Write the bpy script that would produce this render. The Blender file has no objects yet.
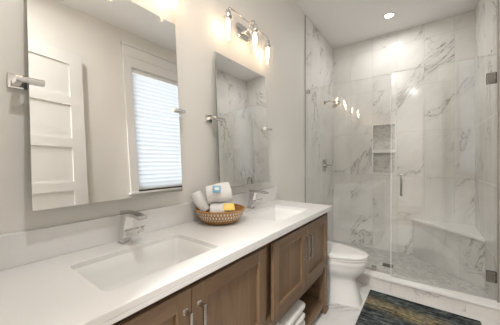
import bpy, bmesh, math, random
from mathutils import Vector, Matrix
random.seed(7)
S = bpy.context.scene
COL = S.collection
PI = math.pi

# ------------------------------------------------------------------ camera, world, exposure
CAMX, CAMH, YAW, FPX = 1.2062, 1.2816, 36.31, 239.02
cd = bpy.data.cameras.new('camera'); cam = bpy.data.objects.new('camera', cd); COL.objects.link(cam)
cd.sensor_width = 36.0; cd.lens = FPX / 500 * 36.0; cd.clip_start = 0.02; cd.clip_end = 100
cd.shift_y = -(162.5 - 160.77) / 500
cam.location = (CAMX, 0, CAMH); cam.rotation_euler = (PI / 2, 0, math.radians(YAW))
S.camera = cam
S.view_settings.view_transform = 'Standard'; S.view_settings.look = 'None'
S.view_settings.gamma = 1; S.view_settings.use_curve_mapping = False
S.view_settings.exposure = 1.38
S.cycles.use_denoising = True
S.cycles.max_bounces = 12; S.cycles.transparent_max_bounces = 24; S.cycles.glossy_bounces = 8
S.cycles.sample_clamp_indirect = 6

w = bpy.data.worlds.new('world'); S.world = w; w.use_nodes = True
bg = w.node_tree.nodes['Background']; bg.inputs[0].default_value = (.90, .95, 1.0, 1); bg.inputs[1].default_value = 1.15

CAN_W = 5.5         # added downlight inside the doorway, watts
BULB_E = 11.0        # filament bulbs, emission strength
HALL_FILL_W = 46.0        # fill lamp added in the unseen hallway, watts

# ------------------------------------------------------------------ dimensions
W, YN, YB, ZC = 1.692, 0.02, 3.897, 3.083      # right wall, wall with the doorway, shower back wall, ceiling
YG = 2.823                                    # shower glass plane
CT = 0.90                                     # counter top

# ------------------------------------------------------------------ material helpers
def mat(name, col, rough=.5, metal=0., spec=.5, **kw):
    m = bpy.data.materials.new(name); m.use_nodes = True
    b = m.node_tree.nodes['Principled BSDF']
    b.inputs['Base Color'].default_value = (*col, 1); b.inputs['Roughness'].default_value = rough
    b.inputs['Metallic'].default_value = metal; b.inputs['Specular IOR Level'].default_value = spec
    for k, v in kw.items(): b.inputs[k].default_value = v
    return m
class NT:
    """small node-building helper"""
    def __init__(s, m): s.t = m.node_tree; s.b = s.t.nodes.get('Principled BSDF')
    def n(s, typ, **props):
        k = s.t.nodes.new(typ)
        for a, v in props.items(): setattr(k, a, v)
        return k
    def put(s, sock, v):
        if hasattr(v, 'is_output') or isinstance(v, bpy.types.NodeSocket): s.t.links.new(v, sock)
        elif v is not None: sock.default_value = v
    def math(s, op, a, b=None, c=None, clamp=False):
        k = s.n('ShaderNodeMath', operation=op, use_clamp=clamp)
        for i, v in enumerate((a, b, c)): s.put(k.inputs[i], v)
        return k.outputs[0]
    def vmath(s, op, a, b=None):
        k = s.n('ShaderNodeVectorMath', operation=op); s.put(k.inputs[0], a); s.put(k.inputs[1], b)
        return k.outputs['Value'] if op in ('DOT_PRODUCT', 'LENGTH', 'DISTANCE') else k.outputs[0]
    def coord(s): return s.n('ShaderNodeTexCoord').outputs['Object']
    def comb(s, x, y, z=0.):
        k = s.n('ShaderNodeCombineXYZ')
        for i, v in enumerate((x, y, z)): s.put(k.inputs[i], v)
        return k.outputs[0]
    def noise(s, vec, scale, detail=4, rough=.55, dist=0.):
        k = s.n('ShaderNodeTexNoise'); s.put(k.inputs['Vector'], vec); k.inputs['Scale'].default_value = scale
        k.inputs['Detail'].default_value = detail; k.inputs['Roughness'].default_value = rough; k.inputs['Distortion'].default_value = dist
        return k.outputs['Fac']
    def ramp(s, fac, stops):
        k = s.n('ShaderNodeValToRGB'); s.put(k.inputs[0], fac); e = k.color_ramp.elements
        while len(e) < len(stops): e.new(.5)
        for i, (p, c) in enumerate(stops):
            e[i].position = p; e[i].color = (*c, 1) if len(c) == 3 else c
        return k.outputs[0]
    def mix(s, f, a, b):
        k = s.n('ShaderNodeMix', data_type='RGBA'); s.put(k.inputs[0], f)
        s.put(k.inputs[6], (*a, 1) if isinstance(a, tuple) and len(a) == 3 else a)
        s.put(k.inputs[7], (*b, 1) if isinstance(b, tuple) and len(b) == 3 else b)
        return k.outputs[2]
    def bump(s, h, strength, dist=.002):
        k = s.n('ShaderNodeBump'); k.inputs['Strength'].default_value = strength; k.inputs['Distance'].default_value = dist
        s.put(k.inputs['Height'], h); s.t.links.new(k.outputs[0], s.b.inputs['Normal'])
    def color(s, c): s.put(s.b.inputs['Base Color'], c)

def marble(name, U, V, tw, th, off=(0, 0), rough=.13, base=(.76, .745, .72), vein=(.27, .255, .24), amount=1., grout=.0022):
    m = mat(name, base, rough); N = NT(m); P = N.coord()
    u = N.math('ADD', N.vmath('DOT_PRODUCT', P, U), off[0]); v = N.math('ADD', N.vmath('DOT_PRODUCT', P, V), off[1])
    tu = N.math('DIVIDE', u, tw); tv = N.math('DIVIDE', v, th)
    fu = N.math('FLOOR', tu); fv = N.math('FLOOR', tv)
    wn = N.n('ShaderNodeTexWhiteNoise', noise_dimensions='3D'); N.put(wn.inputs['Vector'], N.comb(fu, fv, off[0] * 7.3 + 3.1))
    rnd = wn.outputs['Color']; rv = wn.outputs['Value']
    # veins run diagonally: rotate (u,v) and stretch along the diagonal
    a = N.math('SUBTRACT', N.math('MULTIPLY', u, .80), N.math('MULTIPLY', v, .60))    # across
    b = N.math('ADD', N.math('MULTIPLY', u, .60), N.math('MULTIPLY', v, .80))         # along
    q = N.vmath('ADD', N.comb(a, N.math('MULTIPLY', b, .48)), N.vmath('MULTIPLY', rnd, (13., 13., 13.)))
    n1 = N.noise(q, 1.5, 8, .62, .75)
    r1 = N.math('ABSOLUTE', N.math('SUBTRACT', n1, .5))
    line = N.math('SUBTRACT', 1., N.math('DIVIDE', r1, .0065, clamp=True), clamp=True)
    halo = N.math('SUBTRACT', 1., N.math('DIVIDE', r1, .035, clamp=True), clamp=True)
    mask = N.ramp(N.noise(q, 1.7, 2, .5), [(.46, (0, 0, 0)), (.62, (1, 1, 1))])
    n2 = N.noise(N.vmath('ADD', q, (5.3, 1.7, 9.1)), 6.5, 5, .6, .8)
    fine = N.math('SUBTRACT', 1., N.math('DIVIDE', N.math('ABSOLUTE', N.math('SUBTRACT', n2, .5)), .012, clamp=True), clamp=True)
    vv = N.math('MULTIPLY', N.math('ADD', N.math('ADD', N.math('MULTIPLY', line, .85), N.math('MULTIPLY', halo, .22)), N.math('MULTIPLY', fine, .18)), mask)
    vv = N.math('MULTIPLY', vv, amount, clamp=True)
    cloud = N.ramp(N.noise(q, 3.2, 4, .6), [(.3, tuple(c * .93 for c in base)), (.65, tuple(min(1, c * 1.05) for c in base))])
    c = N.mix(vv, cloud, vein)
    # joints
    eu = N.math('MULTIPLY', N.math('SUBTRACT', .5, N.math('ABSOLUTE', N.math('SUBTRACT', N.math('FRACT', tu), .5))), tw)
    ev = N.math('MULTIPLY', N.math('SUBTRACT', .5, N.math('ABSOLUTE', N.math('SUBTRACT', N.math('FRACT', tv), .5))), th)
    e = N.math('MINIMUM', eu, ev); g = N.math('LESS_THAN', e, grout)
    c = N.mix(N.math('MULTIPLY', g, .55), c, tuple(x * .62 for x in base))
    N.color(c)
    N.put(N.b.inputs['Roughness'], N.math('ADD', rough, N.math('MULTIPLY', g, .5)))
    return m

def mosaic(name, U, V, sc=30., lift=0.):
    m = mat(name, (.6, .6, .6), .35); N = NT(m); P = N.coord()
    q = N.comb(N.math('MULTIPLY', N.vmath('DOT_PRODUCT', P, U), .55), N.vmath('DOT_PRODUCT', P, V))
    vo = N.n('ShaderNodeTexVoronoi', voronoi_dimensions='2D', feature='F1'); N.put(vo.inputs['Vector'], q); vo.inputs['Scale'].default_value = sc
    ve = N.n('ShaderNodeTexVoronoi', voronoi_dimensions='2D', feature='DISTANCE_TO_EDGE'); N.put(ve.inputs['Vector'], q); ve.inputs['Scale'].default_value = sc
    sep = N.n('ShaderNodeSeparateColor'); N.put(sep.inputs[0], vo.outputs['Color'])
    c = N.ramp(sep.outputs[0], [(0., (.46 + lift, .445 + lift, .43 + lift)), (.35, (.58 + lift, .565 + lift, .545 + lift)), (.7, (.66 + lift, .645 + lift, .62 + lift)), (1., (.74, .725, .70))])
    g = N.math('LESS_THAN', ve.outputs['Distance'], .045)
    N.color(N.mix(g, c, (.50, .485, .465)))
    N.bump(N.math('SUBTRACT', 1., g), .3)
    return m

def wood(name, grain):
    m = mat(name, (.2, .14, .1), .42); N = NT(m); P = N.coord()
    sc = {'y': (9., .7, 9.), 'z': (9., 9., .7), 'x': (.7, 9., 9.)}[grain]
    q = N.vmath('MULTIPLY', P, sc)
    n = N.noise(q, 3.2, 6, .62, .5); n2 = N.noise(N.vmath('MULTIPLY', q, (6., 6., 6.)), 4., 3, .6)
    f = N.math('ADD', N.math('MULTIPLY', n, .75), N.math('MULTIPLY', n2, .25))
    N.color(N.ramp(f, [(.28, (.130, .078, .042)), (.5, (.190, .120, .069)), (.72, (.248, .165, .100))]))
    N.bump(f, .12, .001)
    return m

M = {}
def paint(name, col, rough=.6):
    m = mat(name, col, rough, spec=.3); N = NT(m); N.bump(N.noise(N.coord(), 160, 3), .04, .001); return m
M['wall'] = paint('greige_paint', (.775, .748, .706))
M['ceil'] = paint('ceiling_paint', (.90, .895, .88))
M['trim'] = paint('white_trim_paint', (.80, .785, .76), .35)
M['door'] = paint('white_door_paint', (.79, .775, .75), .35)
M['quartz'] = mat('white_quartz', (.83, .81, .79), .16)
N = NT(M['quartz']); N.color(N.ramp(N.noise(N.coord(), 220, 2, .7), [(.35, (.765, .752, .738)), (.5, (.785, .772, .758)), (.75, (.795, .782, .768))]))
M['porcelain'] = mat('white_porcelain', (.82, .81, .79), .08)
M['chrome'] = mat('polished_chrome', (.70, .69, .68), .06, 1.)
M['nickel'] = mat('brushed_nickel', (.50, .48, .455), .24, 1.)
M['seal'] = mat('clear_white_seal', (.86, .87, .86), .3)
M['hw'] = mat('chrome_shower_hardware', (.42, .41, .40), .10, 1.)
M['channel'] = mat('satin_channel', (.52, .51, .50), .3, .6)
M['hinge'] = mat('satin_nickel_hinge', (.36, .345, .33), .2, 1.)
M['steel'] = mat('dark_steel', (.25, .245, .24), .3, 1.)
M['mirror'] = mat('mirror_silver', (.93, .935, .93), .0, 1.)
M['medge'] = mat('mirror_edge', (.45, .52, .50), .15, .4)
M['woodz'] = wood('stained_alder_upright', 'z'); M['woody'] = wood('stained_alder_lengthwise', 'y'); M['woodx'] = wood('stained_alder_crosswise', 'x')
M['plastic'] = mat('white_plastic', (.80, .79, .77), .35)
M['dark'] = mat('dark_slot', (.02, .02, .02), .6)
X, Y, Z = (1., 0., 0.), (0., 1., 0.), (0., 0., 1.)
r2 = math.sqrt(.5)
M['tile_back'] = marble('marble_tile_back', X, Z, .305, .61, (.03, .15))
M['tile_side'] = marble('marble_tile_side', Y, Z, .305, .61, (.07, .15))
M['tile_bench'] = marble('marble_tile_bench', (r2, -r2, 0.), Z, .305, .61, (.16, .45), base=(.68, .665, .64), amount=1.3)
M['tile_curb'] = marble('marble_tile_curb', X, Z, .61, .40, (.35, .20), base=(.72, .685, .645), amount=.6)
M['floor'] = marble('marble_floor_tile', X, Y, .61, .305, (.12, .22), .2, base=(.74, .725, .705), amount=.7, grout=.002)
M['slab'] = mat('white_marble_slab', (.86, .85, .83), .15)
M['mos_floor'] = mosaic('stone_mosaic_floor', X, Y, 52.)
M['mos_wall'] = mosaic('stone_mosaic_niche', X, Z, 62., .09)

def glass(name, tint=(.98, .985, .98), k=2.0):
    m = bpy.data.materials.new(name); m.use_nodes = True; t = m.node_tree; t.nodes.clear()
    N = NT(m); out = N.n('ShaderNodeOutputMaterial'); tr = N.n('ShaderNodeBsdfTransparent'); tr.inputs[0].default_value = (*tint, 1)
    gl = N.n('ShaderNodeBsdfGlossy'); gl.inputs['Roughness'].default_value = 0.; gl.inputs[0].default_value = (1, 1, 1, 1)
    fr = N.n('ShaderNodeFresnel'); fr.inputs['IOR'].default_value = 1.5
    geo = N.n('ShaderNodeNewGeometry')
    f = N.math('MULTIPLY', N.math('MULTIPLY', fr.outputs[0], k), N.math('SUBTRACT', 1., geo.outputs['Backfacing']), clamp=True)
    mx = N.n('ShaderNodeMixShader'); N.put(mx.inputs[0], f)
    t.links.new(tr.outputs[0], mx.inputs[1]); t.links.new(gl.outputs[0], mx.inputs[2]); t.links.new(mx.outputs[0], out.inputs[0])
    return m
M['glass'] = glass('clear_shower_glass'); M['shade'] = glass('clear_lamp_glass', (.985, .985, .985), 1.2); M['pane'] = glass('window_glass')
M['gedge'] = mat('polished_glass_edge', (.72, .76, .74), .15)
def emit(name, col, e):
    m = bpy.data.materials.new(name); m.use_nodes = True; t = m.node_tree; t.nodes.clear()
    o = t.nodes.new('ShaderNodeOutputMaterial'); k = t.nodes.new('ShaderNodeEmission'); k.inputs[0].default_value = (*col, 1); k.inputs[1].default_value = e
    t.links.new(k.outputs[0], o.inputs[0]); return m
M['bulb'] = emit('glowing_bulb', (1., .70, .42), BULB_E)
M['lens'] = emit('downlight_lens', (1., .95, .87), 9.)

# translucent blind slats
m = mat('white_blind_slat', (.86, .87, .88), .5); N = NT(m)
tl = N.n('ShaderNodeBsdfTranslucent'); tl.inputs[0].default_value = (.88, .91, .95, 1); mx = N.n('ShaderNodeMixShader'); mx.inputs[0].default_value = .30
out = [k for k in N.t.nodes if k.type == 'OUTPUT_MATERIAL'][0]
N.t.links.new(N.b.outputs[0], mx.inputs[1]); N.t.links.new(tl.outputs[0], mx.inputs[2]); N.t.links.new(mx.outputs[0], out.inputs[0]); M['slat'] = m

# terry cloth
m = mat('white_terry', (.82, .81, .79), .95, spec=.1); N = NT(m); N.bump(N.noise(N.coord(), 420, 3), .6, .003); M['terry'] = m
# woven basket
m = mat('woven_bowl', (.5, .3, .12), .5); N = NT(m); P = N.coord()
sx = N.n('ShaderNodeSeparateXYZ'); N.put(sx.inputs[0], P)
ang = N.math('MULTIPLY', N.math('ARCTAN2', sx.outputs[1], sx.outputs[0]), 50 / (2 * PI))
row = N.math('MULTIPLY', sx.outputs[2], 48.)
ang2 = N.math('ADD', ang, N.math('MULTIPLY', N.math('FLOOR', row), .5))
chk = N.math('MULTIPLY', N.math('LESS_THAN', N.math('FRACT', ang2), .52), N.math('LESS_THAN', N.math('FRACT', row), .78))
band = N.math('MULTIPLY', N.math('GREATER_THAN', sx.outputs[2], .030), N.math('LESS_THAN', sx.outputs[2], .079))
nn = N.noise(N.vmath('MULTIPLY', P, (1., 1., 9.)), 26, 3)
brown = N.ramp(nn, [(.3, (.20, .088, .022)), (.7, (.42, .215, .066))])
N.color(N.mix(N.math('MULTIPLY', chk, band), brown, (.70, .62, .50)))
ringh = N.math('SINE', N.math('MULTIPLY', sx.outputs[2], 700.)); N.bump(ringh, .4, .002); M['woven'] = m
m = mat('bowl_inside', (.40, .19, .055), .45); N = NT(m); N.color(N.ramp(N.noise(N.vmath('MULTIPLY', N.coord(), (1., 1., 9.)), 26, 3), [(.3, (.27, .115, .03)), (.7, (.50, .245, .075))])); M['woven_in'] = m
m = mat('dark_wicker', (.07, .045, .03), .6); N = NT(m); P = N.coord(); wv = N.n('ShaderNodeTexWave'); N.put(wv.inputs[0], P); wv.inputs['Scale'].default_value = 30; wv.inputs['Distortion'].default_value = 6
N.color(N.ramp(wv.outputs['Fac'], [(.2, (.03, .02, .014)), (.8, (.11, .075, .052))])); N.bump(wv.outputs['Fac'], .6, .003); M['wicker'] = m
# rug
m = mat('brushed_rug', (.03, .035, .035), .95, spec=.1); N = NT(m); P = N.coord(); sx = N.n('ShaderNodeSeparateXYZ'); N.put(sx.inputs[0], P)
st = N.vmath('MULTIPLY', P, (1.6, 9., 1.))
n1 = N.noise(st, 2.6, 7, .68, 1.4); n2 = N.noise(N.vmath('MULTIPLY', P, (2.2, 30., 1.)), 3., 5, .7, .6); n3 = N.noise(P, 30., 4, .7)
basec = N.ramp(N.math('ADD', N.math('MULTIPLY', n1, .7), N.math('MULTIPLY', n3, .3)), [(.34, (.008, .009, .011)), (.45, (.030, .036, .038)), (.55, (.095, .110, .108)), (.66, (.24, .245, .22))])
# a wandering golden band
yb = N.math('ADD', sx.outputs[1], N.math('MULTIPLY', sx.outputs[0], .10))
yb = N.math('ADD', yb, N.math('MULTIPLY', N.math('SUBTRACT', N.noise(N.comb(sx.outputs[0], 0., 0.), 3., 2), .5), .10))
bandd = N.math('SUBTRACT', 1., N.math('DIVIDE', N.math('ABSOLUTE', N.math('SUBTRACT', yb, .385)), .13, clamp=True), clamp=True)
gold = N.math('MULTIPLY', N.ramp(n2, [(.40, (0, 0, 0)), (.58, (1, 1, 1))]), bandd, clamp=True)
c = N.mix(N.math('MULTIPLY', gold, .9), basec, N.ramp(n3, [(.3, (.22, .15, .055)), (.7, (.58, .46, .25))]))
N.color(c); N.bump(n3, .5, .004); M['rug'] = m
M['blue'] = mat('pale_blue_wrapper', (.22, .45, .62), .3); M['yellow'] = mat('yellow_wrapper', (.80, .56, .10), .35)
M['foil'] = mat('white_paper', (.84, .83, .80), .6)

# ------------------------------------------------------------------ mesh helpers
def box(bm, x0, x1, y0, y1, z0, z1):
    vs = [bm.verts.new(p) for p in ((x0, y0, z0), (x1, y0, z0), (x1, y1, z0), (x0, y1, z0), (x0, y0, z1), (x1, y0, z1), (x1, y1, z1), (x0, y1, z1))]
    for f in ((0, 3, 2, 1), (4, 5, 6, 7), (0, 1, 5, 4), (1, 2, 6, 5), (2, 3, 7, 6), (3, 0, 4, 7)): bm.faces.new([vs[i] for i in f])
    return vs
def boxes(*bs):
    bm = bmesh.new()
    for b in bs: box(bm, *b)
    return bm
def bev(bm, wdt, seg=2):
    bmesh.ops.bevel(bm, geom=list(bm.edges), offset=wdt, segments=seg, profile=.6, affect='EDGES', clamp_overlap=True); return bm
def loft(bm, rings, cap=True, closed=True):
    R = [[bm.verts.new(p) for p in r] for r in rings]; n = len(R[0])
    for a, b in zip(R, R[1:]):
        for i in range(n if closed else n - 1): bm.faces.new((a[i], a[(i + 1) % n], b[(i + 1) % n], b[i]))
    if cap: bm.faces.new(R[0][::-1]); bm.faces.new(R[-1])
    return R
def lathe(bm, prof, n=32, center=(0, 0, 0), axis='z', cap=True):
    rings = []
    for r, h in prof:
        ring = []
        for i in range(n):
            t = 2 * PI * i / n; c, s = math.cos(t) * r, math.sin(t) * r
            p = {'z': (c, s, h), 'x': (h, c, s), 'y': (s, h, c)}[axis]
            ring.append((p[0] + center[0], p[1] + center[1], p[2] + center[2]))
        rings.append(ring)
    loft(bm, rings, cap); return bm
def tube(bm, pts, r, n=10):
    pts = [Vector(p) for p in pts]; rings = []; up = None
    for i, p in enumerate(pts):
        d = (pts[min(i + 1, len(pts) - 1)] - pts[max(i - 1, 0)]).normalized()
        if up is None:
            up = Vector((0, 0, 1)) if abs(d.z) < .9 else Vector((1, 0, 0))
        a = d.cross(up).normalized(); up = a.cross(d).normalized(); rr = r[i] if isinstance(r, (list, tuple)) else r
        rings.append([tuple(p + a * math.cos(2 * PI * k / n) * rr + up * math.sin(2 * PI * k / n) * rr) for k in range(n)])
    loft(bm, rings); return bm
def arc(p0, p1, p2, n=6):   # quadratic curve
    p0, p1, p2 = map(Vector, (p0, p1, p2)); return [tuple(p0 * (1 - t) ** 2 + p1 * 2 * t * (1 - t) + p2 * t * t) for t in (i / n for i in range(n + 1))]
def obj(name, bm, m, parent=None, smooth=False, loc=None):
    bmesh.ops.recalc_face_normals(bm, faces=list(bm.faces))
    me = bpy.data.meshes.new(name); bm.to_mesh(me); bm.free()
    for mm in (m if isinstance(m, (list, tuple)) else [m]): me.materials.append(mm)
    if smooth:
        me.polygons.foreach_set('use_smooth', [True] * len(me.polygons))
        try: me.set_sharp_from_angle(angle=math.radians(40))
        except Exception: pass
    o = bpy.data.objects.new(name, me); COL.objects.link(o)
    if parent: o.parent = parent
    if loc: o.location = loc
    return o
def tag(o, label, cat, group=None):
    o['label'] = label; o['category'] = cat
    if group: o['group'] = group
    return o
def thing(name, label, cat, loc=(0, 0, 0), rot=(0, 0, 0), group=None):
    o = bpy.data.objects.new(name, None); COL.objects.link(o); o.location = loc; o.rotation_euler = rot
    return tag(o, label, cat, group)
def struct(name, bm, m, parent=None, smooth=False):
    o = obj(name, bm, m, parent, smooth)
    if not parent: o['kind'] = 'structure'
    return o
def dup(root, loc=None, label=None):
    r = root.copy(); COL.objects.link(r)
    if loc is not None: r.location = loc
    if label: r['label'] = label
    for ch in root.children:
        c = ch.copy(); COL.objects.link(c); c.parent = r
        for g in ch.children:
            d = g.copy(); COL.objects.link(d); d.parent = c
    return r

# ------------------------------------------------------------------ room shell
T = .12
struct('floor', boxes((-T, W + T, YN - .13, YG - .10, -.1, 0)), M['floor'])
struct('floor_shower', boxes((-T, W + T, YG - .10, YB + T, -.1, .004)), M['mos_floor'])
struct('ceiling', boxes((-T, W + T, YN - .13, YB + T, ZC, ZC + .1)), M['ceil'])
struct('wall_left', boxes((-T, 0, YN - .13, YB + T, 0, ZC)), M['wall'])
WY0, WY1, WZ0, WZ1 = 1.49, 2.31, 1.13, 2.63      # window opening in the right wall
struct('wall_right', boxes((W, W + T, YN - .13, WY0, 0, ZC), (W, W + T, WY1, YB + T, 0, ZC), (W, W + T, WY0, WY1, 0, WZ0), (W, W + T, WY0, WY1, WZ1, ZC)), M['wall'])
DX0, DX1, DZ = .66, 1.495, 2.54                    # doorway the camera stands in
struct('wall_near', boxes((0, DX0, YN - .13, YN, 0, ZC), (DX1, W, YN - .13, YN, 0, ZC), (DX0, DX1, YN - .13, YN, DZ, ZC)), M['wall'])
# tiled shower walls; the back one has the niche hole
NX0, NX1, NZ0, NZ1 = .573, .872, 1.095, 1.812
TY = 2.79
struct('wall_back', boxes((0, NX0, YB, YB + .11, 0, ZC), (NX1, W, YB, YB + .11, 0, ZC), (NX0, NX1, YB, YB + .11, 0, NZ0), (NX0, NX1, YB, YB + .11, NZ1, ZC), (NX0, NX1, YB + .09, YB + .11, NZ0, NZ1)), M['tile_back'])
struct('wall_shower_left', boxes((0, .010, TY, YB, 0, ZC)), M['tile_side'])
struct('wall_shower_right', boxes((W - .010, W, TY, YB, 0, ZC)), M['tile_side'])
struct('trim_1', boxes((0, .013, TY - .006, TY, 0, ZC)), M['nickel'])
struct('trim_2', boxes((W - .013, W, TY - .006, TY, 0, ZC)), M['nickel'])
# niche lining
nf = .012
nm = boxes((NX0, NX0 + nf, YB - .003, YB + .09, NZ0, NZ1), (NX1 - nf, NX1, YB - .003, YB + .09, NZ0, NZ1), (NX0 + nf, NX1 - nf, YB - .003, YB + .09, NZ0, NZ0 + nf),
           (NX0 + nf, NX1 - nf, YB - .003, YB + .09, NZ1 - nf, NZ1), (NX0 + nf, NX1 - nf, YB - .003, YB + .09, 1.396, 1.440))
ni = struct('trim_3', nm, M['slab'])
nb = struct('trim_4', boxes((NX0 + nf, NX1 - nf, YB + .083, YB + .09, NZ0 + nf, 1.396), (NX0 + nf, NX1 - nf, YB + .083, YB + .09, 1.440, NZ1 - nf)), M['mos_wall'])
# curb: tiled face with a stone cap
struct('trim_5', boxes((.0, W, YG - .112, YG + .022, .0, .097)), M['tile_curb'])
struct('trim_6', bev(boxes((.0, W, YG - .128, YG + .026, .097, .118)), .003), M['slab'])
# baseboards
struct('baseboard_left', boxes((0, .014, 2.06, TY - .13, 0, .13)), M['trim'])
struct('baseboard_right', boxes((W - .014, W, YN + .0, TY - .13, 0, .13)), M['trim'])
# hallway behind the doorway
HY = -2.6
struct('floor_hall', boxes((-.6, W + 1.0, HY, YN - .13, -.1, 0)), mat('hall_oak_floor', (.30, .21, .13), .4))
struct('ceiling_hall', boxes((-.6, W + 1.0, HY, YN - .13, ZC, ZC + .1)), M['ceil'])
struct('wall_hall_left', boxes((-.7, -.6, HY, YN - .13, 0, ZC)), M['wall'])
struct('wall_hall_right', boxes((W + 1.0, W + 1.1, HY, YN - .13, 0, ZC)), M['wall'])
struct('wall_hall_far', boxes((-.7, W + 1.1, HY - .1, HY, 0, ZC)), M['wall'])
struct('wall_hall_near', boxes((-.7, -T, YN - .13, YN - .01, 0, ZC), (W + T, W + 1.1, YN - .13, YN - .01, 0, ZC)), M['wall'])
# doorway jamb + casing (on the hall and room sides), open door leaf against the right wall
struct('trim_7', boxes((DX0, DX0 + .018, YN - .13, YN, 0, DZ), (DX1 - .018, DX1, YN - .13, YN, 0, DZ), (DX0 + .018, DX1 - .018, YN - .13, YN, DZ - .018, DZ),
                       (DX0 - .075, DX0 + .006, YN, YN + .016, 0, DZ + .08), (DX0 + .006, DX1, YN, YN + .016, DZ - .006, DZ + .08)), M['trim'])

def make_door():
    # leaf swung open into the room, hinged at the right jamb; local x is thickness, y runs from the hinge edge
    y0, y1, z0, z1, xa, xb = .0, .905, .012, 2.530, -.018, .018
    bm = bmesh.new(); st = .115
    box(bm, xa, xb, y0, y0 + st, z0, z1); box(bm, xa, xb, y1 - st, y1, z0, z1)
    tops = [2.412, 2.003, 1.594, 1.185, .776]; ph = .322
    cuts = [z1] + [v for t_ in tops for v in (t_, t_ - ph)] + [z0]
    for a, b in zip(cuts[0::2], cuts[1::2]): box(bm, xa, xb, y0 + st, y1 - st, b, a)
    d = struct('door_1', bm, M['door']); d.location = (DX1 + .004, .046, 0); d.rotation_euler = (0, 0, math.radians(-8.5))
    pb = bmesh.new()
    for t_ in tops: box(pb, xa + .011, xb - .011, y0 + st, y1 - st, t_ - ph, t_)
    obj('door_panel', pb, M['door'], d)
    hb = bmesh.new(); lathe(hb, [(.026, xa - .008), (.026, xa)], 20, (0, y1 - .06, 1.02), 'x'); tube(hb, [(xa - .004, y1 - .06, 1.02), (xa - .045, y1 - .06, 1.02), (xa - .05, y1 - .075, 1.02), (xa - .05, y1 - .17, 1.02)], .009)
    obj('door_handle', hb, M['nickel'], d, True)
make_door()

# window: frame, pane, casing, stool
wf = boxes((W + .045, W + .09, WY0, WY0 + .035, WZ0, WZ1), (W + .045, W + .09, WY1 - .035, WY1, WZ0, WZ1), (W + .045, W + .09, WY0 + .035, WY1 - .035, WZ0, WZ0 + .04),
           (W + .045, W + .09, WY0 + .035, WY1 - .035, WZ1 - .04, WZ1))
win = struct('window_1', wf, M['trim'])
obj('window_pane', boxes((W + .066, W + .070, WY0 + .035, WY1 - .035, WZ0 + .04, WZ1 - .04)), M['pane'], win)
cw = .092
cas = boxes((W - .018, W, WY0 - cw, WY0, WZ0 - .02, WZ1 + .125), (W - .018, W, WY1, WY1 + cw, WZ0 - .02, WZ1 + .125), (W - .018, W, WY0, WY1, WZ1, WZ1 + .125))
obj('window_casing', cas, M['trim'], win)
hd = boxes((W - .026, W, WY0 - cw - .010, WY1 + cw + .010, WZ1 + .125, WZ1 + .142), (W - .020, W, WY0 - cw, WY1 + cw, WZ1 + .142, WZ1 + .255),
           (W - .042, W, WY0 - cw - .022, WY1 + cw + .022, WZ1 + .255, WZ1 + .280))
obj('window_head', bev(hd, .003), M['trim'], win)
obj('window_sill', bev(boxes((W - .045, W + .044, WY0 - cw - .020, WY1 + cw + .020, WZ0 - .045, WZ0 - .02)), .004), M['trim'], win)
obj('window_jamb', boxes((W, W + .044, WY0 - .001, WY0 + .008, WZ0, WZ1), (W, W + .044, WY1 - .008, WY1 + .001, WZ0, WZ1), (W, W + .044, WY0, WY1, WZ0 - .02, WZ0 + .004), (W, W + .044, WY0, WY1, WZ1 - .008, WZ1 + .001)), M['trim'], win)
# blind
bl = thing('window_blind', 'white closed slatted blind filling the window opposite the mirrors', 'blind', (W + .018, (WY0 + WY1) / 2, WZ1 - .01))
hw = (WY1 - WY0) / 2 - .012; H_ = WZ1 - WZ0 - .016
obj('headrail', bev(boxes((-.016, .018, -hw, hw, -.05, -.002)), .003), M['plastic'], bl)
sb = bmesh.new(); n = 27; pitch = (H_ - .085) / n
for i in range(n):
    zc = -.062 - pitch * (i + .5); a = math.radians(70); dx, dz = math.cos(a) * .031, math.sin(a) * .031
    vs = []
    for y in (-hw, hw):
        for s, ox in ((-1, 0), (0, .003), (1, 0)):
            vs.append(sb.verts.new((ox - s * dx * .6, y, zc + s * dz)))
    sb.faces.new((vs[0], vs[1], vs[4], vs[3])); sb.faces.new((vs[1], vs[2], vs[5], vs[4]))
bmesh.ops.solidify(sb, geom=list(sb.faces), thickness=.0025)
obj('slats', sb, M['slat'], bl)
obj('bottom_rail', bev(boxes((-.014, .014, -hw, hw, -H_ + .002, -H_ + .020)), .003), M['slat'], bl)

# recessed ceiling lights
def downlight(x, y, label, watts=CAN_W):
    t = thing('recessed_light', label, 'ceiling light', (x, y, ZC), (0, 0, 0), 'recessed ceiling lights')
    bm = bmesh.new(); lathe(bm, [(.046, -.001), (.052, -.006), (.066, -.006), (.070, 0.0)], 32, cap=False); obj('trim_ring', bm, M['trim'], t, True)
    bm = bmesh.new(); lathe(bm, [(.050, -.0015), (.001, -.0030)], 32); obj('lens', bm, M['lens'], t)
    ld = bpy.data.lights.new('downlight', 'AREA'); ld.shape = 'DISK'; ld.size = .09; ld.energy = watts; ld.color = (1., .985, .955); ld.spread = math.radians(175)
    lo = bpy.data.objects.new('downlight', ld); COL.objects.link(lo); lo.parent = t; lo.location = (0, 0, -.010)
downlight(.84, 3.41, 'small round recessed ceiling light above the shower', 2.8)
downlight(.95, .30, 'added round recessed fill light in the ceiling just inside the doorway')  # added downlight out of view, brightens the room from above the camera
t = thing('hall_fill_light', 'added round fill lamp on the unseen hallway ceiling behind the doorway', 'ceiling light', (1.1, -1.3, ZC))  # unseen lamp added for soft frontal fill through the doorway
bm = bmesh.new(); lathe(bm, [(.16, 0.), (.17, -.02), (.165, -.045), (.12, -.07), (.001, -.08)], 32); obj('diffuser', bm, emit('hall_fill_diffuser', (1., .96, .9), 3.), t, True)
ld = bpy.data.lights.new('hall_fill_lamp', 'AREA'); ld.shape = 'DISK'; ld.size = .34; ld.energy = HALL_FILL_W; ld.color = (1., .99, .975)
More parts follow.
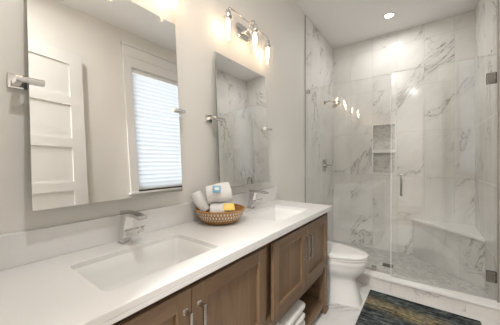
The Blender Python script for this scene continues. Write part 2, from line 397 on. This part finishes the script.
lo = bpy.data.objects.new('hall_fill_lamp', ld); COL.objects.link(lo); lo.parent = t; lo.location = (0, 0, -.09)

# ------------------------------------------------------------------ vanity
VY0, VY1 = .115, 2.03; VX = .52; DXF = .541
van = thing('vanity_cabinet', 'long brown stained wood double vanity cabinet with open lower shelf', 'cabinet')
pw = .055
body = boxes((.012, VX - .02, VY0 + .005, VY0 + .022, .09, .862), (.012, VX - .02, VY1 - .022, VY1 - .005, .09, .862), (.012, VX - .02, VY0 + .022, VY1 - .022, .345, .365), (.012, .024, VY0 + .022, VY1 - .022, .09, .862))
obj('carcass', body, M['woodx'], van)
ff = boxes((VX - .038, VX - .016, VY0 + pw, VY1 - pw, .815, .862), (VX - .042, VX - .022, 1.00, 1.17, .425, .862), (VX - .02, VX, VY0 + pw, VY1 - pw, .352, .425), (VX - .02, VX, .54, .58, .425, .815), (VX - .02, VX, 1.54, 1.58, .425, .815))
obj('face_frame', ff, M['woody'], van)
for y0 in (VY0, VY1 - pw):
    for x0 in (VX - pw + .012, .012):
        p = bmesh.new(); box(p, x0, x0 + pw, y0, y0 + pw, .075, .862)
        obj('corner_post', bev(p, .002), M['woodz'], van)
        f = bmesh.new(); cx_, cy_ = x0 + pw / 2, y0 + pw / 2
        loft(f, [[(cx_ + sx_ * h, cy_ + sy_ * h, z) for sx_, sy_ in ((-1, -1), (1, -1), (1, 1), (-1, 1))] for h, z in ((.024, 0), (.033, .012), (.036, .03), (.034, .048), (.026, .058), (.029, .066), (.029, .076))])
        obj('foot', bev(f, .002, 1), M['woodz'], van)
obj('lower_shelf', bev(boxes((.026, VX + .004, VY0 + .012, VY1 - .012, .066, .094)), .002), M['woody'], van)
def cab_door(y0, y1, z0, z1, hy):
    x0, x1, st = VX, DXF, .062
    o = obj('door', boxes((x0, x1 - .016, y0 + .002, y1 - .002, z0 + .002, z1 - .002)), M['woodz'], van)
    for a_, b_ in ((y0, y0 + st), (y1 - st, y1)): obj('stile', bev(boxes((x0 + .004, x1, a_, b_, z0, z1)), .0015, 1), M['woodz'], o)
    for a_, b_ in ((z0, z0 + st), (z1 - st, z1)): obj('rail', bev(boxes((x0 + .004, x1 - .0004, y0 + st, y1 - st, a_, b_)), .0015, 1), M['woody'], o)
    h = bmesh.new(); za, zb = z1 - .210, z1 - .072; q = .0055
    box(h, x1 + .024, x1 + .035, hy - q, hy + q, za - .008, zb + .008)
    for zz in (za, zb): box(h, x1 - .001, x1 + .026, hy - q, hy + q, zz - .0055, zz + .0055)
    for zz in (za, zb): box(h, x1 - .001, x1 + .003, hy - .010, hy + .010, zz - .010, zz + .010)
    obj('handle', bev(h, .0012, 1), M['nickel'], o)
zd0, zd1 = .408, .834
cab_door(VY0 + .018, .557, zd0, zd1, .530); cab_door(.561, 1.044, zd0, zd1, .592)
cab_door(1.124, 1.557, zd0, zd1, 1.530); cab_door(1.561, VY1 - .022, zd0, zd1, 1.592)

# countertop with two rectangular cut-outs, backsplash
SX0, SX1, SHW = .155, .465, .238
SC = (.548, 1.555)
def rrect(x0, x1, y0, y1, r, n=6):
    pts = []
    for cx_, cy_, a0 in ((x1 - r, y1 - r, 0), (x0 + r, y1 - r, 90), (x0 + r, y0 + r, 180), (x1 - r, y0 + r, 270)):
        for i in range(n + 1):
            a = math.radians(a0 + 90 * i / n); pts.append((cx_ + math.cos(a) * r, cy_ + math.sin(a) * r))
    return pts
CX, CY0, CY1 = .56, .092, 2.056; CZ0 = .877
top = bmesh.new()
def plate_with_holes(bm, x0, x1, y0, y1, holes, z0, z1):
    eds = []; loops = []
    for lp in [[(x0, y0), (x1, y0), (x1, y1), (x0, y1)]] + holes:
        vs = [bm.verts.new((px, py, z1)) for px, py in lp]; loops.append(vs)
        for i in range(len(vs)): eds.append(bm.edges.new((vs[i], vs[(i + 1) % len(vs)])))
    bmesh.ops.triangle_fill(bm, edges=eds, use_beauty=True)
    for f in list(bm.faces):
        c = f.calc_center_median()
        for h in holes:
            if min(p[0] for p in h) < c.x < max(p[0] for p in h) and min(p[1] for p in h) < c.y < max(p[1] for p in h):
                inside = False; j = len(h) - 1
                for i in range(len(h)):
                    if (h[i][1] > c.y) != (h[j][1] > c.y) and c.x < (h[j][0] - h[i][0]) * (c.y - h[i][1]) / (h[j][1] - h[i][1]) + h[i][0]: inside = not inside
                    j = i
                if inside: bm.faces.remove(f); break
    r = bmesh.ops.extrude_face_region(bm, geom=list(bm.faces))
    for v in r['geom']:
        if isinstance(v, bmesh.types.BMVert): v.co.z = z0
holes = [rrect(SX0, SX1, c - SHW, c + SHW, .032) for c in SC]
plate_with_holes(top, .0015, CX, CY0, CY1, holes, CZ0, CT)
ctop = obj('countertop', top, M['quartz']); tag(ctop, 'long white quartz countertop with two sink cut-outs on the wooden vanity', 'countertop')
bv = ctop.modifiers.new('edge', 'BEVEL'); bv.width = .0025; bv.segments = 2; bv.limit_method = 'ANGLE'
obj('front_edge', bev(boxes((CX - .024, CX, CY0, CY1, .862, CZ0 - .0002), (.02, CX - .024, CY1 - .024, CY1, .862, CZ0 - .0002)), .001, 1), M['quartz'], ctop)
obj('backsplash', bev(boxes((.0015, .0215, CY0, CY1, CT + .0005, CT + .121)), .002), M['quartz'], ctop)

def sink(c, label):
    t = thing('undermount_sink', label, 'sink', (0, c, CT), (0, 0, 0), 'undermount sinks')
    bm = bmesh.new(); rings = []
    for g, z in ((.012, -.0235), (.005, -.0235), (.003, -.027), (-.004, -.070), (-.014, -.125), (-.030, -.148), (-.070, -.158), (-.125, -.163)):
        rings.append([(px, py, z) for px, py in rrect(SX0 - g, SX1 + g, -SHW - g, SHW + g, max(.02, .036 + min(g, 0) * .1))])
    R = loft(bm, rings, cap=False); bm.faces.new(R[-1])
    bmesh.ops.recalc_face_normals(bm, faces=list(bm.faces))
    o = obj('basin', bm, M['porcelain'], t, True)
    so = o.modifiers.new('thick', 'SOLIDIFY'); so.thickness = .006; so.offset = -1
    d = bmesh.new(); lathe(d, [(.024, -.1625), (.024, -.160), (.018, -.1585), (.001, -.1595)], 24, ((SX0 + SX1) / 2, 0, 0)); obj('drain', d, M['chrome'], t, True)
sink(SC[0], 'white rectangular sink nearest the doorway, under the large mirror')
sink(SC[1], 'white rectangular sink beyond the woven bowl, near the counter end')

# faucets (built once, copied)
def faucet():
    t = thing('faucet', 'angular chrome faucet behind the nearer sink, under the large mirror', 'faucet', (.078, SC[0] + .005, CT), (0, 0, 0), 'chrome faucets')
    b = bmesh.new(); hwd = .021
    # base foot then a body that leans forward as it rises
    box(b, -.030, .030, -.025, .025, 0, .007)
    loft(b, [[(xa, -hwd, z), (xb, -hwd, z), (xb, hwd, z), (xa, hwd, z)] for xa, xb, z in ((-.026, .020, .007), (-.019, .024, .040), (-.010, .034, .088), (-.002, .050, .136))])
    obj('body', bev(b, .0025), M['chrome'], t)
    s = bmesh.new()
    loft(s, [[(x, -h, z0), (x, h, z0), (x, h, z1), (x, -h, z1)] for x, h, z0, z1 in ((-.006, .022, .134, .151), (.045, .022, .132, .151), (.100, .022, .134, .147), (.145, .021, .131, .143), (.156, .020, .129, .138))])
    obj('spout', bev(s, .002), M['chrome'], t)
    h = bmesh.new(); tube(h, [(.030, -.018, .052), (.030, .042, .054)], .0130, 18); tube(h, [(.030, .042, .054), (.030, .050, .054)], .0150, 18); tube(h, [(.030, .050, .054), (.031, .070, .055)], .0130, 18)
    ho = obj('handle', h, M['chrome'], t, True)
    l = bmesh.new(); loft(l, [[(x, y - .005, z - .003), (x, y + .005, z - .003), (x, y + .005, z + .003), (x, y - .005, z + .003)] for x, y, z in ((.032, .060, .064), (.050, .063, .071), (.066, .065, .079))]); obj('lever', bev(l, .001, 1), M['chrome'], ho)
    return t
fa = faucet()
dup(fa, (.078, SC[1] - .005, CT), 'angular chrome faucet behind the far sink, beside the woven bowl')

# ------------------------------------------------------------------ mirrors
def mirror(y0, y1, th, sb_, st_, label, out=.024, roll_=0.):
    d, zp = .052, 1.57; yc = (y0 + y1) / 2; hw_ = (y1 - y0) / 2
    t = thing('wall_mirror', label, 'mirror', (0, yc, zp), (0, 0, 0), 'frameless pivot mirrors')
    bm = boxes((-.005, 0, -hw_, hw_, -sb_, st_)); bmesh.ops.recalc_face_normals(bm, faces=list(bm.faces))
    o = obj('mirror_glass', bm, [M['mirror'], M['medge']], t); o.location = (d, 0, 0); o.rotation_euler = (roll_, -th, 0)
    for p in o.data.polygons:
        p.material_index = 0 if p.normal.x > .9 else 1
    for s in (-1, 1):
        ye = s * (hw_ + out)
        b = bmesh.new(); box(b, .0, .012, ye - .026, ye + .026, -.026, .026); br = obj('bracket', bev(b, .002), M['chrome'], t)
        a = bmesh.new(); box(a, .010, d - .004, ye - .010, ye + .010, -.010, .010); obj('post', bev(a, .002), M['chrome'], br)
        r = bmesh.new(); y_in, y_out = s * (hw_ - .042), ye + s * .012
        tube(r, [(d + .006, y_in, 0), (d + .006, y_out, 0)], .011, 18); obj('clamp_rod', r, M['chrome'], br, True)
mirror(.223, .874, .060, .466, .508, 'large frameless tilting mirror nearest the doorway, reflecting door and window', roll_=math.radians(.45))
mirror(1.196, 1.836, .056, .475, .475, 'frameless tilting mirror above the far sink, reflecting the shower', .042)

# ------------------------------------------------------------------ vanity lights
def vanity_light():
    t = thing('vanity_light', 'chrome three-bulb vanity light with clear glass shades above the nearer mirror', 'wall lamp', (0, .562, 2.322), (0, 0, 0), 'three-bulb vanity lights')
    b = bmesh.new(); rings = []
    for x, g in ((.0, 0), (.014, 0), (.020, -.006), (.021, -.012)):
        rings.append([(x, px, pz) for px, pz in rrect(-.100 - g, .100 + g, -.056 - g, .056 + g, .054 + g * .9, 8)])
    loft(b, rings); obj('backplate', b, M['chrome'], t, True)
    a = bmesh.new(); tube(a, [(.018, 0, .0), (.055, 0, .004)] + arc((.055, 0, .004), (.08, 0, .012), (.081, 0, .050), 6)[1:], .008, 12)
    lathe(a, [(.018, .018), (.018, .028), (.012, .034)], 20, (0, 0, 0), 'x'); obj('arm', a, M['chrome'], t, True)
    r = bmesh.new(); xb, zb, hl = .080, .052, .262
    tube(r, arc((xb, -hl, zb - .030), (xb, -hl, zb), (xb, -hl + .028, zb), 6) + arc((xb, hl - .028, zb), (xb, hl, zb), (xb, hl, zb - .030), 6), .0055, 10)
    tube(r, [(xb, 0, zb)] + arc((xb, 0, zb + .006), (xb + .044, 0, zb + .030), (xb + .048, 0, zb - .026), 8), .0055, 10)
    obj('bar', r, M['chrome'], t, True)
    for y, x in ((-hl, xb), (0, xb + .048), (hl, xb)):
        z0 = zb - .028
        s = bmesh.new(); lathe(s, [(.008, z0 + .006), (.017, z0), (.020, z0 - .012), (.020, z0 - .030), (.027, z0 - .036), (.027, z0 - .050), (.018, z0 - .056), (.016, z0 - .068)], 24, (x, y, 0)); so = obj('socket', s, M['chrome'], t, True)
        g = bmesh.new(); zt = z0 - .046
        lathe(g, [(.030, zt), (.046, zt - .012), (.051, zt - .030), (.052, zt - .165), (.0495, zt - .165), (.0485, zt - .030), (.044, zt - .014), (.029, zt - .003)], 32, (x, y, 0), cap=False)
        obj('glass_shade', g, M['shade'], t, True)
        e = bmesh.new(); zt -= .022
        lathe(e, [(.009, zt), (.013, zt - .012), (.0150, zt - .035), (.0150, zt - .052), (.0105, zt - .078), (.005, zt - .098), (.001, zt - .104)], 18, (x, y, 0)); obj('bulb', e, M['bulb'], t, True)
    return t
vl = vanity_light()
dup(vl, (0, 1.533, 2.322), 'chrome three-bulb vanity light with clear glass shades above the far mirror')

# outlet
t = thing('wall_outlet', 'white wall outlet plate above the backsplash beside the far mirror', 'outlet', (0, 1.968, 1.105))
obj('cover_plate', bev(boxes((.0, .007, -.037, .037, -.060, .060)), .003), M['plastic'], t)
for z in (-.022, .022):
    o = obj('receptacle', bev(boxes((.006, .0085, -.017, .017, z - .015, z + .015)), .001, 1), M['plastic'], t)
    obj('slot', boxes((.0082, .0088, -.008, -.006, z - .005, z + .006), (.0082, .0088, .006, .008, z - .005, z + .006)), M['dark'], o)

# ------------------------------------------------------------------ bowl on the counter
BX, BY = .168, 1.098
t = thing('woven_bowl', 'round brown and cream woven bowl on the white counter between the sinks', 'bowl', (BX, BY, CT + .001))
R_ = .153
out_p = [(.085, 0), (.100, .004), (.122, .020), (.138, .045), (.149, .070), (R_, .083)]
b = bmesh.new(); lathe(b, out_p, 64, cap=False); b2 = [b.verts.new((0, 0, .0))]
bm = b; obj('bowl_wall', bm, M['woven'], t, True)
b = bmesh.new(); lathe(b, [(R_ - .004, .083), (.143, .070), (.132, .046), (.116, .024), (.095, .010), (.001, .007)], 64, cap=False); obj('bowl_lining', b, M['woven_in'], t, True)
b = bmesh.new(); lathe(b, [(.086, 0.), (.001, .0)], 64, cap=False); obj('bowl_base', b, M['woven_in'], t)
b = bmesh.new(); rr = [( (R_ - .002) + math.cos(a) * .006, .083 + math.sin(a) * .006) for a in [i * 2 * PI / 8 for i in range(9)]]; lathe(b, rr, 64, cap=False); obj('rim', b, M['woven_in'], t, True)

def cloth_block(name, sx, sy, sz, label, loc, rot, folds=3, bulge=.35, group=None, seed=0):
    """a folded towel: stacked soft folds, rounded on one long side"""
    rnd = random.Random(seed)
    bm = bmesh.new(); n = 14; m_ = 10; lay = sz / folds
    for k in range(folds):
        z0 = k * lay; rings = []
        for j in range(m_ + 1):
            u = -1 + 2 * j / m_; endr = max(0., 1 - abs(u) ** 14)
            ring = []
            for i in range(24):
                a = 2 * PI * i / 24; ca, sa = math.cos(a), math.sin(a)
                ex = math.copysign(abs(ca) ** .30, ca) * sx / 2 * (1 - .02 * rnd.random()); ez = math.copysign(abs(sa) ** .75, sa) * lay * .54 * (.75 + .25 * endr)
                ring.append((ex * (.96 + .04 * endr), u * sy / 2, z0 + lay / 2 + ez + .002 * math.sin(5 * u + k)))
            rings.append(ring)
        loft(bm, rings)
    o = obj(name, bm, M['terry'], None, True, loc); o.rotation_euler = rot
    return tag(o, label, 'towel', group)
AXR, TOC = Vector((.72, .694, 0)), Vector((.694, -.72, 0))      # along a roll / towards the counter front
def roll(L, r, label, along, front, z, tilt=0., seed=0, turns=3, lumpy=.05):
    """plump rolled cloth: outside with the loose edge showing, ends wound in a spiral"""
    rnd = random.Random(seed); bm = bmesh.new(); n = 48; prof = []
    for q in (.06, .22, .40, .58, .76, .90): prof.append((-1, q))
    for j in range(9): prof.append((None, -1 + 2 * j / 8))
    for q in (.90, .76, .58, .40, .22, .06): prof.append((1, q))
    ph = rnd.random() * 6; rings = []
    for e, v in prof:
        ring = []
        for i in range(n):
            t = 2 * PI * i / n; lump = 1 + lumpy * (.5 * math.sin(2.1 * (v if e is None else e) * 2 + ph) + .35 * math.sin(2 * t + 3 * (v if e is None else e) + ph)); lip = .10 * max(0., 1 - ((t / PI - .55) % 2) * 1.6)          # the loose edge of the cloth
            if e is None:
                rad = r * (1 - .07 * abs(v) ** 8 + lip * .9 + .018 * math.sin(3 * t + ph + 2 * v)) * lump; y = v * L / 2 * .97
            else:
                rad = r * v * (.93 + lip * .9 * v) * lump; y = e * (L / 2 + r * .05 * math.sin(turns * 2 * PI * v + t) + r * .06 * (1 - v))
            ring.append((math.cos(t) * rad, y, math.sin(t) * rad))
        rings.append(ring)
    loft(bm, rings)
    p = Vector((BX, BY, CT)) + AXR * along + TOC * front; p.z = CT + z
    o = obj('rolled_towel', bm, M['terry'], None, True, p)
    d = (AXR * math.cos(tilt) + Vector((0, 0, math.sin(tilt)))).normalized(); zz = TOC.cross(d).normalized()
    o.rotation_euler = Matrix((TOC, d, -TOC.cross(d) * -1)).transposed().to_euler()
    return tag(o, label, 'towel', 'rolled towels in the woven bowl')
roll(.145, .050, 'white rolled towel lying lowest at the front of the woven bowl, under the yellow packet', .012, .050, .0690, 0, 1)
roll(.145, .047, 'white rolled towel at the back of the woven bowl, against the backsplash', .005, -.054, .0700, 0, 5)
roll(.150, .058, 'white rolled towel on top of the pile in the woven bowl, with a blue packet', -.008, .0, .178, math.radians(10), 3, 3, .13)
roll(.125, .035, 'white rolled cloth standing at the left rim of the woven bowl', -.122, .010, .130, math.radians(118), 8, 3, .08)

def packet(name, m, sx, sy, label, loc, rot):
    t = thing(name, label, 'packet', loc, rot)
    b = bmesh.new(); rings = []
    for z, g in ((-.005, .006), (-.003, 0), (.003, 0), (.005, .006)): rings.append([(px, py, z) for px, py in rrect(-sx / 2 + g, sx / 2 - g, -sy / 2 + g, sy / 2 - g, .004, 3)])
    loft(b, rings); obj('wrapper', b, m, t, True); return t
def on_roll(along, front, z, r, elev):
    nrm = TOC * math.cos(elev) + Vector((0, 0, math.sin(elev))); p = Vector((BX, BY, CT + z)) + AXR * along + TOC * front + nrm * (r + .0125)
    return tuple(p), nrm.to_track_quat('Z', 'Y').to_euler()
lc, rt = on_roll(-.022, .0, .178, .059, math.radians(28))
pk = packet('soap_packet', M['blue'], .050, .042, 'small pale blue wrapped packet resting on the topmost white rolled towel', lc, rt)
obj('band', boxes((-.012, .014, -.008, .008, .0048, .0058)), M['foil'], pk)
lc, rt = on_roll(.050, .050, .069, .052, math.radians(38))
packet('soap_packet', M['yellow'], .062, .044, 'small yellow wrapped packet on the front rolled towel in the woven bowl', lc, rt)

# ------------------------------------------------------------------ lower shelf contents
for k in range(3):
    o = cloth_block('folded_towel', .36, .31, .058, ['white folded bath towel at the bottom of the stack on the vanity shelf', 'white folded bath towel in the middle of the stack on the vanity shelf', 'white folded bath towel on top of the stack on the vanity shelf'][k],
                (.345, 1.450 + (.004, -.006, .003)[k], .0965 + .0635 * k), (0, 0, math.radians((1, -1.5, .8)[k])), 1, group='folded towels on the vanity shelf', seed=k)
t = thing('storage_basket', 'dark brown wicker basket on the lower vanity shelf beside the white towels', 'basket', (.35, 1.10, .0945))
b = bmesh.new()
loft(b, [[(px, py, z) for px, py in rrect(-.13 - g, .13 + g, -.125 - g, .125 + g, .05, 5)] for g, z in ((-.015, 0), (0, .06), (.008, .14), (.004, .20))]); obj('basket_body', b, M['wicker'], t, True)
b = bmesh.new(); loft(b, [[(px, py, z) for px, py in rrect(-.13 - g, .13 + g, -.125 - g, .125 + g, .05, 5)] for g, z in ((.006, .198), (.016, .206), (.014, .220), (.0, .226))]); obj('basket_rim', b, M['wicker'], t, True)

# ------------------------------------------------------------------ toilet (faces +x)
TYC = 2.318
toi = thing('toilet', 'white elongated toilet with closed lid between the vanity and the shower', 'toilet', (0, TYC, 0))
def egg(xb, xf, hw_, z, e=2.3, n=48):
    """egg outline: squarish at the back, round at the front"""
    pts = []; xm = xb + (xf - xb) * .42
    for i in range(n):
        a = 2 * PI * i / n; c, s = math.cos(a), math.sin(a)
        ee = e if c > 0 else e + 1.3
        x = xm + math.copysign(abs(c) ** (2 / ee), c) * ((xf - xm) if c > 0 else (xm - xb)); y = math.copysign(abs(s) ** (2 / ee), s) * hw_
        pts.append((x, y, z))
    return pts
b = bmesh.new()
loft(b, [egg(.13, .748, .128, 0, 3.2), egg(.13, .746, .128, .012, 3.2), egg(.135, .722, .116, .08, 3.), egg(.14, .700, .108, .15, 2.8), egg(.14, .692, .108, .20, 2.6), egg(.13, .705, .120, .230, 2.4), egg(.12, .735, .146, .258, 2.3),
         egg(.10, .762, .166, .290, 2.2), egg(.09, .776, .178, .325, 2.15), egg(.09, .780, .181, .345, 2.1), egg(.088, .786, .187, .356, 2.1), egg(.085, .788, .189, .385, 2.1), egg(.09, .783, .185, .397, 2.1)])
obj('bowl', b, M['porcelain'], toi, True)
b = bmesh.new(); loft(b, [egg(.235, .790, .183, .3995, 2.1), egg(.232, .794, .187, .404, 2.1), egg(.232, .794, .187, .413, 2.1), egg(.240, .784, .177, .417, 2.1)]); obj('seat', b, M['porcelain'], toi, True)
b = bmesh.new(); loft(b, [egg(.228, .786, .180, .4245, 2.1), egg(.230, .796, .188, .425, 2.1), egg(.230, .796, .188, .438, 2.1), egg(.240, .785, .178, .447, 2.1), egg(.30, .70, .12, .451, 2.1)]); obj('lid', b, M['porcelain'], toi, True)
b = bmesh.new(); loft(b, [[(px, py, z) for px, py in rrect(.018, .205 + g, -.205 - g, .205 + g, .03, 5)] for g, z in ((-.025, .375), (-.01, .42), (0, .52), (.003, .735))]); obj('tank', b, M['porcelain'], toi, True)
b = bmesh.new(); loft(b, [[(px, py, z) for px, py in rrect(.012 - g, .212 + g, -.212 - g, .212 + g, .03, 5)] for g, z in ((-.004, .7355), (0, .740), (0, .762), (-.006, .770))]); obj('tank_lid', b, M['porcelain'], toi, True)
b = bmesh.new(); lathe(b, [(.014, .206), (.014, .216)], 16, (0, -.15, .68), 'x'); tube(b, [(.214, -.15, .68), (.222, -.13, .678), (.224, -.08, .672)], .006); obj('flush_lever', b, M['chrome'], toi, True)
for s in (-1, 1):
    b = bmesh.new(); lathe(b, [(.011, .398), (.013, .412), (.013, .440), (.009, .447)], 16, (.236, s * .075, 0)); obj('seat_hinge', b, M['porcelain'], toi, True)

# ------------------------------------------------------------------ rug
RX0, RX1, RY0, RY1 = .765, 1.557, 1.32, 2.612
b = bmesh.new(); rings = []
for g, z in ((0, .0008), (0, .008), (-.004, .0105)): rings.append([(px, py, z) for px, py in rrect(-(RX1 - RX0) / 2 - g * 1, (RX1 - RX0) / 2 + g, -(RY1 - RY0) / 2 - g, (RY1 - RY0) / 2 + g, .006, 3)])
loft(b, rings); o = obj('bath_rug', b, M['rug'], None, False, ((RX0 + RX1) / 2, (RY0 + RY1) / 2, 0)); tag(o, 'dark charcoal rug with brushed golden streaks on the marble floor', 'rug')

# ------------------------------------------------------------------ shower
BZ = .508
tb = thing('shower_bench', 'triangular corner bench with white slab top and marble face in the shower', 'bench')
bx, by = 1.042, 3.262
b = bmesh.new(); i_ = .012
loft(b, [[(bx + .02, YB - .001, z), (W - .011, by + .02, z), (W - .011, YB - .001, z)] for z in (.005, BZ - .028)]); obj('bench_base', b, M['tile_bench'], tb)
b = bmesh.new(); loft(b, [[(bx - .005, YB - .001, z), (W - .011, by - .005, z), (W - .011, YB - .001, z)] for z in (BZ - .0275, BZ)]); obj('bench_slab', bev(b, .002), M['slab'], tb)

GZ0, GZ1 = .124, 2.170; JX = .918
sp = thing('shower_screen', 'fixed clear glass shower screen left of the glass door, beside the toilet', 'glass panel', (0, YG, 0))
def pane(x0, x1, z0, z1, p):
    o = obj('glass_pane', boxes((x0, x1, -.005, .005, z0, z1)), [M['glass'], M['gedge']], p)
    for f in o.data.polygons: f.material_index = 0 if abs(f.normal.y) > .9 else 1
pane(.016, JX, GZ0, GZ1, sp)
obj('edge_seal', boxes((JX, JX + .006, -.006, .006, .137, GZ1)), M['seal'], sp)
obj('bottom_channel', boxes((.016, JX - .002, -.009, .009, .1185, .136)), M['channel'], sp)
def clip(x0, x1, z0, z1):
    b = boxes((x0, x1, -.014, -.005, z0, z1), (x0, x1, .005, .014, z0, z1)); bev(b, .0015, 1); obj('glass_clip', b, M['nickel'], sp)
clip(.012, .050, GZ1 - .052, GZ1 - .012); clip(.012, .050, .30, .345); clip(.742, .788, .1195, .165)
HX = 1.683
sd = thing('shower_door', 'clear glass shower door with chrome pull handle, hinged on the right wall', 'shower door', (HX, YG, 0), (0, 0, math.radians(3.2)))
dw = HX - JX - .008
pane(-dw, 0, GZ0 + .006, GZ1, sd)
obj('bottom_sweep', boxes((-dw, -.004, -.008, .008, .1205, .138)), M['channel'], sd)
h = bmesh.new(); hx = -dw + .085
tube(h, [(hx, -.004, .945)] + arc((hx, -.030, .945), (hx, -.048, .947), (hx, -.048, .965), 5) + [(hx, -.050, 1.04)] + arc((hx, -.048, 1.115), (hx, -.048, 1.133), (hx, -.030, 1.135), 5) + [(hx, -.004, 1.135)], .0088, 14)
for z in (.945, 1.135): lathe(h, [(.014, -.012), (.014, -.005)], 18, (hx, 0, z), 'y')
obj('handle', h, M['hw'], sd, True)
h = bmesh.new()
tube(h, [(hx, .004, .945)] + arc((hx, .030, .945), (hx, .048, .947), (hx, .048, .965), 5) + arc((hx, .048, 1.115), (hx, .048, 1.133), (hx, .030, 1.135), 5) + [(hx, .004, 1.135)], .0088, 14); obj('handle', h, M['hw'], sd, True)
for z in (1.975, .308):
    b = boxes((-.062, -.004, -.016, -.005, z - .045, z + .045), (-.062, -.004, .005, .016, z - .045, z + .045), (-.004, .009, -.020, .020, z - .045, z + .045), (-.026, .006, -.021, -.016, z - .022, z + .022))
    obj('hinge', bev(b, .0015, 1), M['hinge'], sd)

t = thing('shower_drain', 'small square dark metal drain in the shower mosaic floor', 'drain', (.836, 3.34, .0045))
obj('frame', boxes((-.055, .055, -.055, -.048, 0, .003), (-.055, .055, .048, .055, 0, .003), (-.055, -.048, -.048, .048, 0, .003), (.048, .055, -.048, .048, 0, .003)), M['nickel'], t)
g = bmesh.new()
for i in range(7): box(g, -.048, .048, -.046 + i * .014, -.038 + i * .014, 0, .002)
obj('grate', g, M['steel'], t)

LW = .010
t = thing('shower_valve', 'square chrome shower valve with lever on the left marble wall', 'valve', (LW, 3.455, 1.215))
obj('cover_plate', bev(boxes((0, .008, -.065, .065, -.085, .085)), .002), M['hw'], t)
b = bmesh.new(); lathe(b, [(.028, .008), (.028, .045), (.024, .052)], 24, (0, 0, -.005), 'x'); obj('valve_body', b, M['hw'], t, True)
b = bmesh.new(); tube(b, [(.040, 0, -.005), (.060, .010, .0), (.115, .020, .006)], [.010, .009, .007], 12); obj('lever', b, M['hw'], t, True)
t = thing('showerhead', 'chrome shower head on a short arm high on the left shower wall', 'shower head', (LW, 3.475, 2.135))
b = bmesh.new(); lathe(b, [(.030, 0), (.030, .006), (.014, .016)], 24, (0, 0, 0), 'x'); tube(b, [(.005, 0, 0), (.05, 0, .012)] + arc((.05, 0, .012), (.10, 0, .018), (.140, 0, -.020), 6)[1:], .009, 12); obj('arm', b, M['hw'], t, True)
b = bmesh.new(); lathe(b, [(.012, .030), (.020, .016), (.030, .006), (.072, -.004), (.076, -.010), (.074, -.018), (.001, -.019)], 32)
o = obj('spray_head', b, M['nickel'], t, True); o.location = (.158, 0, -.042); o.rotation_euler = (0, math.radians(-38), 0)
